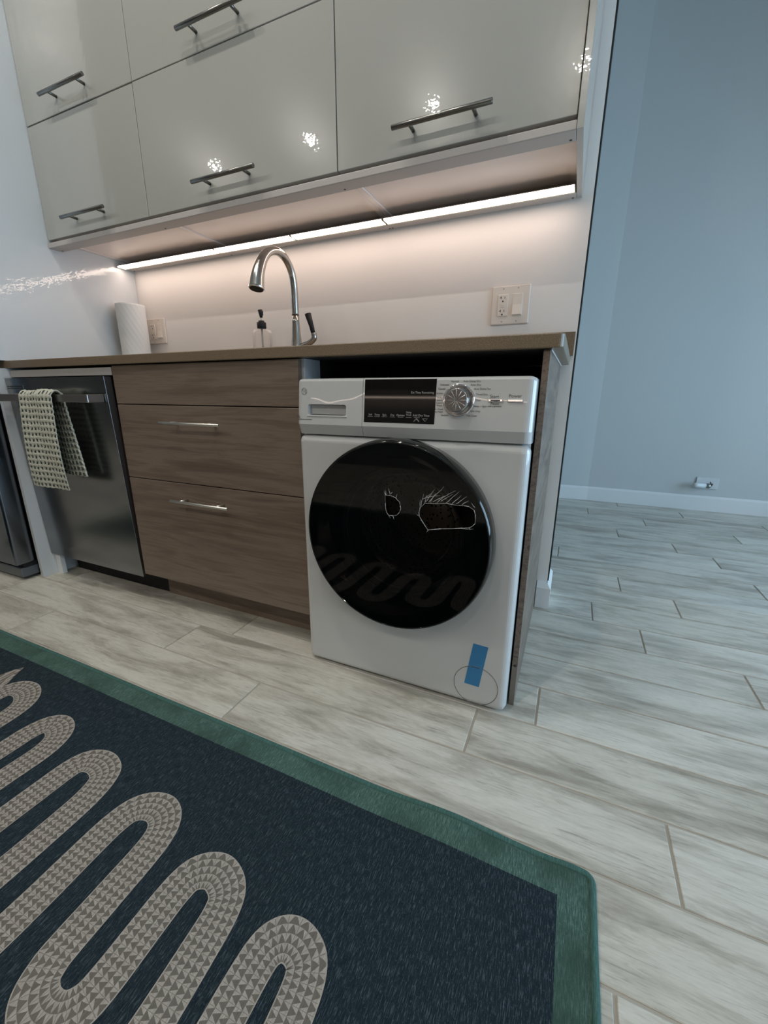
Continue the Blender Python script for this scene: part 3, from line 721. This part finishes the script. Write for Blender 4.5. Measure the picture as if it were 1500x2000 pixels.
cv = obj('cover_panel', B((1.3708, .2325, 1.357), (1.3858, YW-.001, 2.54), .0008), M_UP); tag(cv, 'glossy white cover panel closing the right end of the wall cabinets', 'panel')
for a, b_, lab_ in (((XP+.001, .2333, 1.357), (1.3704, .287, 1.3761), 'front rail under the wall cabinets, screwed from below'),
              ((XP+.001, .5701, 1.357), (1.3704, YW-.0008, 1.3761), 'rear rail under the wall cabinets, flat against the wall')):
    r_ = obj('light_rail', B(a, b_, .002, 2), M_RAIL); tag(r_, lab_, 'rail')
    # packer strip carrying the rail
    obj('packer_strip', B((a[0]+.02, a[1]+.024 if a[1] < .4 else a[1]+.012, b_[2]-.0005), (b_[0]-.001, b_[1]-.002, ZU+.0004)), M_UNDER, r_)
    bm = bmesh.new()
    for x in ((-.5916, .0188, .757, 1.3586) if a[1] < .4 else (-.60, .0175, .7575, .7693, 1.3604)):
        bm = bmesh.new(); lathe(bm, (x, (a[1]+b_[1])/2+.014 if a[1] < .4 else .603, 1.3564), [(.0033, 0), (.0033, .001)], n=10); obj('screw', bm, M_SLOT, r_)
# LED strip: four bars end to end
xs = [-.606, -.0015, .3845, .7665, 1.3695]
for k, (a, b_) in enumerate(zip(xs, xs[1:])):
    o = empty('light_bar', ((a+b_)/2, .56, 1.37), ('first', 'second', 'third', 'fourth')[k]+' warm LED light bar from the left in the strip under the wall cabinets', 'light', 'LED bars under the wall cabinets')
    a += .0025; b_ -= .0025
    bm = bmesh.new(); pr = [(.5695, 1.3550), (.5695, 1.3640), (.5560, 1.3640), (.5250, 1.3605), (.5186, 1.3605), (.5186, 1.3565), (.5215, 1.3550), (.5555, 1.3550), (.5555, 1.3535)]
    lo = [bm.verts.new((a, *p)) for p in pr]; hi = [bm.verts.new((b_, *p)) for p in pr]; m_ = len(pr)
    bm.faces.new(lo); bm.faces.new(hi[::-1])
    for i in range(m_): bm.faces.new((lo[i], hi[i], hi[(i+1) % m_], lo[(i+1) % m_]))
    bmesh.ops.recalc_face_normals(bm, faces=bm.faces[:]); obj('profile', bm, M_ALU, o)
    bm = bmesh.new(); v = [bm.verts.new(p) for p in ((a+.002, .5220, 1.3541), (a+.002, .5550, 1.3541), (b_-.002, .5550, 1.3541), (b_-.002, .5220, 1.3541))]
    f = bm.faces.new(v); bm.normal_update()
    if f.normal.z > 0: bmesh.ops.reverse_faces(bm, faces=[f])
    v2_ = [bm.verts.new(p) for p in ((a+.002, .5180, 1.3592), (b_-.002, .5180, 1.3592))]
    v3_ = [bm.verts.new(p) for p in ((a+.002, .5180, 1.3560), (b_-.002, .5180, 1.3560))]
    f1 = bm.faces.new((v[0], v[3], v3_[1], v3_[0])); f2 = bm.faces.new((v3_[0], v3_[1], v2_[1], v2_[0])); bm.normal_update()
    for f_ in (f1, f2):
        if f_.normal.y > 0: bmesh.ops.reverse_faces(bm, faces=[f_])
    obj('diffuser', bm, M_LED, o)

# ================================================================= ON THE COUNTER
ZC = .9056
# faucet
o = empty('kitchen_faucet', (.404, .50, ZC), 'brushed steel gooseneck faucet with a black tipped side lever', 'faucet')
bm = bmesh.new(); X = .404
lathe(bm, (X, .5, ZC), [(.034, 0), (.034, .004), (.026, .03), (.0205, .07), (.0165, .11), (.0145, .15), (.0138, .1715)], n=40); obj('base', bm, M_FAU, o)
P = catmull([(X, .50, 1.0785), (X, .50, 1.13), (X, .499, 1.186), (X, .487, 1.229), (X, .455, 1.262), (X, .412, 1.274), (X, .366, 1.263), (X, .331, 1.237), (X, .306, 1.201), (X, .290, 1.166), (X, .281, 1.130)], 6)
rad = []
for i, p in enumerate(P):
    t = i/(len(P)-1); rad.append(.0135 if t < .5 else .0135+(.0265-.0135)*((t-.5)/.5)**1.5)
bm = bmesh.new(); tube(bm, P, rad, 32); obj('spout', bm, M_FAU, o)
bm = bmesh.new(); d = (P[-1]-P[-2]).normalized(); tube(bm, [P[-1]-d*.001, P[-1]+d*.0025, P[-1]+d*.003], [.0268, .0262, .02], 32); obj('spray_head_rim', bm, M_CHROME, o)
bm = bmesh.new(); tube(bm, [P[-1]+d*.002, P[-1]+d*.0042], [.0235, .0225], 32); obj('aerator', bm, M_BLACK, o)
bm = bmesh.new(); tube(bm, [(X, .5, 1.0775), (X, .5, 1.0795)], .0140, 32); obj('joint_ring', bm, M_GASK, o)
bm = bmesh.new(); tube(bm, catmull([(X+.010, .5, .960), (X+.035, .5, .968), (X+.062, .5, .976), (X+.081, .5, .990), (X+.0805, .5, 1.009)], 5), .0105, 20)
lv = obj('lever', bm, M_FAU, o)
bm = bmesh.new(); tube(bm, [(X+.0792, .5, 1.006), (X+.072, .5, 1.035), (X+.0575, .5, 1.079)], [.0082, .0092, .0125], 20); obj('lever_grip', bm, M_BLACK, lv)
# soap dispenser
SX, SY = .236, .50
o = empty('soap_dispenser', (SX, SY, ZC), 'clear glass soap dispenser with a black pump beside the faucet', 'dispenser')
bm = bmesh.new(); lathe(bm, (SX, SY, ZC), [(.036, 0), (.0385, .004), (.0385, .118), (.036, .126), (.017, .131), (.0165, .138)], n=40)
for f in list(bm.faces):
    if len(f.verts) > 10 and f.calc_center_median().z > ZC+.05: bm.faces.remove(f)
bt = obj('bottle', bm, M_GLASS, o)
bm = bmesh.new(); lathe(bm, (SX, SY, ZC), [(.0175, .134), (.0185, .136), (.0185, .156), (.0125, .158), (.0115, .163)], n=32); obj('pump_collar', bm, M_BLACK, o)
bm = bmesh.new(); tube(bm, [(SX, SY, ZC+.012), (SX, SY, ZC+.135)], .0038, 12); obj('dip_tube', bm, mat('cloudy_tube', (.45, .42, .40), .4), o)
bm = bmesh.new(); tube(bm, [(SX, SY, ZC+.16), (SX, SY, ZC+.182)], .0032, 12); st_ = obj('pump_stem', bm, M_PLATE, o)
bm = bmesh.new(); tube(bm, [(SX+.001, SY, ZC+.174), (SX, SY, ZC+.188), (SX-.003, SY, ZC+.203)], [.0050, .0078, .0092], 16)
tube(bm, [(SX, SY+.004, ZC+.196), (SX-.012, SY+.020, ZC+.199), (SX-.020, SY+.034, ZC+.192)], [.0075, .006, .004], 12); obj('pump_head', bm, M_BLACK, o)
# paper towel roll
PX, PY = -.538, .505
o = empty('paper_towel_roll', (PX, PY, ZC), 'white embossed paper towel roll standing in the counter corner', 'paper towel')
bm = bmesh.new(); n = 72; Hh = .277; rings = []
for j in range(41):
    z = ZC+.002+Hh*j/40; rings.append([bm.verts.new((PX+(.062+.0007*math.sin(k*2*math.pi/n*18+j*1.1))*math.cos(2*math.pi*k/n), PY+(.062+.0007*math.sin(k*2*math.pi/n*18+j*1.1))*math.sin(2*math.pi*k/n), z)) for k in range(n)])
for a, b_ in zip(rings, rings[1:]):
    for k in range(n): bm.faces.new((a[k], a[(k+1) % n], b_[(k+1) % n], b_[k])).smooth = True
inner = []
for z in (ZC+.002, ZC+.002+Hh): inner.append([bm.verts.new((PX+.021*math.cos(2*math.pi*k/n), PY+.021*math.sin(2*math.pi*k/n), z)) for k in range(n)])
for k in range(n):
    k2 = (k+1) % n; bm.faces.new((rings[-1][k], rings[-1][k2], inner[1][k2], inner[1][k])); bm.faces.new((rings[0][k2], rings[0][k], inner[0][k], inner[0][k2])); bm.faces.new((inner[1][k], inner[1][k2], inner[0][k2], inner[0][k]))
bmesh.ops.recalc_face_normals(bm, faces=bm.faces[:])
obj('paper', bm, M_PAPER, o)
bm = bmesh.new(); lathe(bm, (PX, PY, ZC), [(.0205, .0025), (.0205, .278)], n=24)
for f in list(bm.faces):
    if len(f.verts) > 10: bm.faces.remove(f)
obj('core_tube', bm, mat('cardboard', (.35, .25, .16), .9), o)
bm = bmesh.new(); lathe(bm, (PX, PY, ZC), [(.055, 0), (.055, .0018)], n=32); obj('stand_base', bm, M_STEEL, o)

# outlet + switch plates on the wall
M_PSC = mat('plate_screw_grey', (.45, .40, .36), .4)
def plate(x0, x1, z0, z1, label):
    o = empty('outlet_plate', ((x0+x1)/2, YW-.003, (z0+z1)/2), label, 'outlet', 'outlet plates above the counter')
    wy = YW; w_, h_ = x1-x0, z1-z0
    obj('plate', B((x0, wy-.0065, z0), (x1, wy-.0003, z1), .0035, 2), M_PLATE, o)
    cx1 = x0+w_*.305; cx2 = x0+w_*.685; cz = (z0+z1)/2
    oc = obj('outlet', B((cx1-.0165, wy-.0085, cz-.0335), (cx1+.0165, wy-.004, cz+.0335), .0010, 2), M_PLATE, o)
    for s in (-1, 1):
        sl = bmesh.new()
        zc = cz+s*.0205
        box(sl, (cx1-.0070, wy-.0088, zc-.0002), (cx1-.0052, wy-.0084, zc+.0078)); box(sl, (cx1+.0048, wy-.0088, zc-.0002), (cx1+.0064, wy-.0084, zc+.0070))
        box(sl, (cx1-.0110, wy-.0088, zc+.0030), (cx1-.0060, wy-.0084, zc+.0045))
        lathe(sl, (cx1, wy-.0084, zc-.0078), [(.0026, 0), (.0026, .0004)], 'y', 12)
        obj('socket_slots', sl, M_SLOT, oc)
    bm = bmesh.new(); box(bm, (cx1-.006, wy-.0095, cz+.0006), (cx1+.006, wy-.0083, cz+.0042), .0004, 1); obj('test_button', bm, M_PLATE, oc); obj('reset_button', B((cx1-.006, wy-.0095, cz-.0046), (cx1+.006, wy-.0083, cz-.0010), .0004, 1), M_PLATE, oc)
    sw = bmesh.new(); box(sw, (cx2-.0165, wy-.0075, cz-.0335), (cx2+.0165, wy-.004, cz+.0335), .0008, 1); fr_ = obj('switch_frame', sw, M_PLATE, o)
    bm = bmesh.new(); x0_, x1_ = cx2-.0145, cx2+.0145
    v = [bm.verts.new(p) for p in ((x0_, wy-.0072, cz+.031), (x1_, wy-.0072, cz+.031), (x1_, wy-.0085, cz), (x0_, wy-.0085, cz), (x0_, wy-.0135, cz-.031), (x1_, wy-.0135, cz-.031),
                                   (x0_, wy-.005, cz+.031), (x1_, wy-.005, cz+.031), (x0_, wy-.005, cz-.031), (x1_, wy-.005, cz-.031))]
    for f in ((0, 3, 2, 1), (3, 4, 5, 2), (4, 8, 9, 5), (0, 1, 7, 6), (0, 6, 8, 4, 3), (1, 2, 5, 9, 7)): bm.faces.new([v[i] for i in f])
    bmesh.ops.recalc_face_normals(bm, faces=bm.faces[:]); obj('rocker', bm, M_PLATE, fr_)
    bm = bmesh.new()
    for x in (cx1, cx2):
        for s in (-1, 1): bm = bmesh.new(); lathe(bm, (x, wy-.0064, cz+s*(h_/2-.0095)), [(.0024, 0), (.0024, .0005)], 'y', 12); obj('plate_screw', bm, M_PSC, o)
plate(1.1372, 1.2622, 1.0136, 1.1340, 'ivory outlet and rocker switch plate right of the faucet above the washer')
plate(-.5680, -.4452, 1.0214, 1.1388, 'ivory outlet and rocker switch plate beside the paper towel roll')

# far wall outlet with a plugged in white fitting
o = empty('far_wall_outlet', (2.32, 2.5, .193), 'small white wall outlet low on the far wall', 'outlet')
obj('plate', B((2.2600, 2.4975, .1550), (2.3860, 2.5048, .2330), .002, 2), M_PLATEW, o)
bm = bmesh.new(); box(bm, (2.352, 2.4965, .185), (2.357, 2.4976, .194)); box(bm, (2.339, 2.4965, .197), (2.344, 2.4976, .206)); obj('socket_slots', bm, M_SLOT, o)
o = empty('plug_in_fitting', (2.29, 2.46, .182), 'white cylinder with a chrome collar sticking out of the far wall outlet', 'fitting')
bm = bmesh.new(); lathe(bm, (2.235, 2.462, .182), [(.008, 0), (.0165, .003), (.0165, .030), (.0150, .032), (.0150, .076)], 'x', 24); obj('barrel', bm, M_PLATEW, o)
bm = bmesh.new(); lathe(bm, (2.311, 2.462, .182), [(.0150, 0), (.0175, .003), (.0175, .018), (.010, .026)], 'x', 24); obj('collar', bm, mat('worn_chrome', (.3, .33, .32), .25, 1), o)
bm = bmesh.new(); tube(bm, [(2.330, 2.462, .182), (2.342, 2.475, .186), (2.344, 2.497, .190)], .007, 12); obj('stem', bm, M_GASK, o)

# ================================================================= RUG
RX0, RX1, RY0, RY1 = -1.1, 1.5590, -1.75, -.3600
def rz(x, y):
    e = math.exp(-((y-RY1)/.055)**2)
    return .0055+.0105*math.exp(-((x-1.315)/.095)**2)*e+.004*math.exp(-((x-1.52)/.03)**2)*math.exp(-((y-RY1)/.04)**2)+.0006*math.sin(x*9)*math.exp(-((y-RY1)/.1)**2)
def sheet(bm, xs_, ys_, dz=0):
    gr = [[bm.verts.new((x, y, rz(x, y)+dz)) for x in xs_] for y in ys_]
    for j in range(len(ys_)-1):
        for i in range(len(xs_)-1): bm.faces.new((gr[j][i], gr[j][i+1], gr[j+1][i+1], gr[j+1][i])).smooth = True
    return gr
def lin(a, b_, n): return [a+(b_-a)*k/n for k in range(n+1)]
BW, BE = .057, .0095
rug = empty('area_rug', ((RX0+RX1)/2, (RY0+RY1)/2, 0), 'navy rug with a green border and a taupe winding snake pattern', 'rug')
ix0, ix1, iy0, iy1 = RX0+BW, RX1-BW, RY0+BW, RY1-BW
bm = bmesh.new(); sheet(bm, lin(ix0, ix1, 130), lin(iy0, iy1, 50)); obj('navy_field', bm, M_NAVY, rug)
bm = bmesh.new()
sheet(bm, lin(RX0+BE, RX1-BE, 150), lin(iy1, RY1-BE, 6)); sheet(bm, lin(RX0+BE, RX1-BE, 60), lin(RY0+BE, iy0, 3))
sheet(bm, lin(ix1, RX1-BE, 4), lin(iy0, iy1, 50)); sheet(bm, lin(RX0+BE, ix0, 4), lin(iy0, iy1, 30))
obj('green_border', bm, M_GREEN, rug)
bm = bmesh.new(); c = .012
edge = [(x, RY1-BE/2) for x in lin(RX0+BE/2, RX1-BE/2-c, 150)]+[(RX1-BE/2-c+c*math.sin(a*math.pi/8), RY1-BE/2-c+c*math.cos(a*math.pi/8)) for a in range(1, 5)]
edge += [(RX1-BE/2, y) for y in lin(RY1-BE/2-c*1.2, RY0+BE/2, 60)]+[(x, RY0+BE/2) for x in lin(RX1-BE/2, RX0+BE/2, 60)]+[(RX0+BE/2, y) for y in lin(RY0+BE/2, RY1-BE/2, 60)]
P = [Vector((x, y, rz(x, y)-.0008)) for x, y in edge]
n = 10; rings = []
for i, p in enumerate(P):
    d = (P[(i+1) % len(P)]-P[i-1]); d.z = 0; d.normalize(); s = Vector((-d.y, d.x, 0))
    rings.append([bm.verts.new(p+s*(BE/2+.0008)*math.cos(2*math.pi*k/n)+Vector((0, 0, .0036))*math.sin(2*math.pi*k/n)) for k in range(n)])
for i in range(len(rings)-1):
    for k in range(n): bm.faces.new((rings[i][k], rings[i][(k+1) % n], rings[i+1][(k+1) % n], rings[i+1][k])).smooth = True
bmesh.ops.recalc_face_normals(bm, faces=bm.faces[:])
obj('binding', bm, M_BIND, rug)
# underside so that the rug has thickness
obj('backing', B((RX0+BE, RY0+BE, .0004), (RX1-BE, RY1-BE, .0042)), M_NAVY, rug)
# winding snake
K = [(1.200, -1.30), (1.197, -1.05), (1.195, -.85), (1.1915, -.7153), (1.1848, -.6638), (1.1671, -.6456), (1.1426, -.6417), (1.1229, -.6539), (1.1138, -.6803), (1.1130, -.7482), (1.115, -.84), (1.103, -.885), (1.075, -.900), (1.046, -.885), (1.034, -.84),
     (1.0325, -.7873), (1.0285, -.7182), (1.0235, -.6621), (1.0106, -.6332), (.9813, -.6192), (.9570, -.6240), (.9390, -.6410), (.9335, -.6720), (.9343, -.7226), (.9362, -.7834), (.9320, -.8150), (.9130, -.8380), (.8850, -.8430), (.8590, -.8310),
     (.8470, -.8080), (.8435, -.7829), (.8404, -.7197), (.8350, -.6334), (.8200, -.5965), (.7930, -.5815), (.7640, -.5860), (.7420, -.6060), (.7347, -.6450), (.7369, -.7099), (.7400, -.7709), (.7400, -.84), (.729, -.880), (.692, -.897), (.655, -.880), (.643, -.84),
     (.6412, -.7717), (.6400, -.7128), (.6350, -.6288), (.6210, -.5830), (.6000, -.5665), (.5700, -.5620), (.5430, -.5730), (.5320, -.6000), (.5310, -.6567), (.5310, -.7211), (.532, -.86), (.520, -.905), (.482, -.925), (.442, -.905), (.430, -.86),
     (.4280, -.6751), (.4270, -.5950), (.4090, -.5520), (.3750, -.5355), (.3480, -.5470), (.3375, -.5830), (.3390, -.6361), (.340, -.88), (.328, -.935), (.285, -.960), (.242, -.935), (.230, -.88), (.2297, -.65), (.2250, -.5650), (.2060, -.5200), (.1650, -.4980), (.1250, -.5050), (.1120, -.5350), (.110, -.62), (.105, -.80), (.09, -.97), (.04, -1.0), (0, -.97), (-.01, -.80), (-.01, -.60)]
L = catmull([(a, b_, 0) for a, b_ in K], 7)
bm = bmesh.new(); uvl = bm.loops.layers.uv.new('UVMap'); s = 0; rows_ = []; HW = .0290; CELL = .0118
for i, p in enumerate(L):
    d = (L[min(i+1, len(L)-1)]-L[max(i-1, 0)]).normalized(); nn = Vector((-d.y, d.x, 0))
    if i: s += (L[i]-L[i-1]).length
    rr_ = []
    for k in range(6):
        t = k/5; qv = p+nn*(t*2-1)*HW; rr_.append((bm.verts.new((qv.x, qv.y, rz(qv.x, qv.y)+.0007)), s/CELL, t*5))
    rows_.append(rr_)
for a, b_ in zip(rows_, rows_[1:]):
    for k in range(5):
        q4 = (a[k], a[k+1], b_[k+1], b_[k]); f = bm.faces.new([x[0] for x in q4]); f.smooth = True
        for lp, x in zip(f.loops, q4): lp[uvl].uv = (x[1], x[2])
bm.normal_update()
if sum(f.normal.z for f in bm.faces) < 0: bmesh.ops.reverse_faces(bm, faces=bm.faces[:])
obj('snake_band', bm, M_SNAKE, rug)
bm = bmesh.new(); uvl = bm.loops.layers.uv.new('UVMap'); Hn = [(.088, -.5165), (.082, -.4990), (.066, -.4800), (.0440, -.4440), (.030, -.4640), (.020, -.5000), (.030, -.5350), (.060, -.5500), (.100, -.5450)]
v = [bm.verts.new((a, b_, .0068)) for a, b_ in Hn]; f = bm.faces.new(v); bm.normal_update()
if f.normal.z < 0: bmesh.ops.reverse_faces(bm, faces=[f])
for f in bm.faces:
    for lp in f.loops: lp[uvl].uv = (lp.vert.co.x/CELL, 1+(lp.vert.co.y % 1)/CELL % 2.6)
obj('snake_head', bm, M_SNAKE, rug)
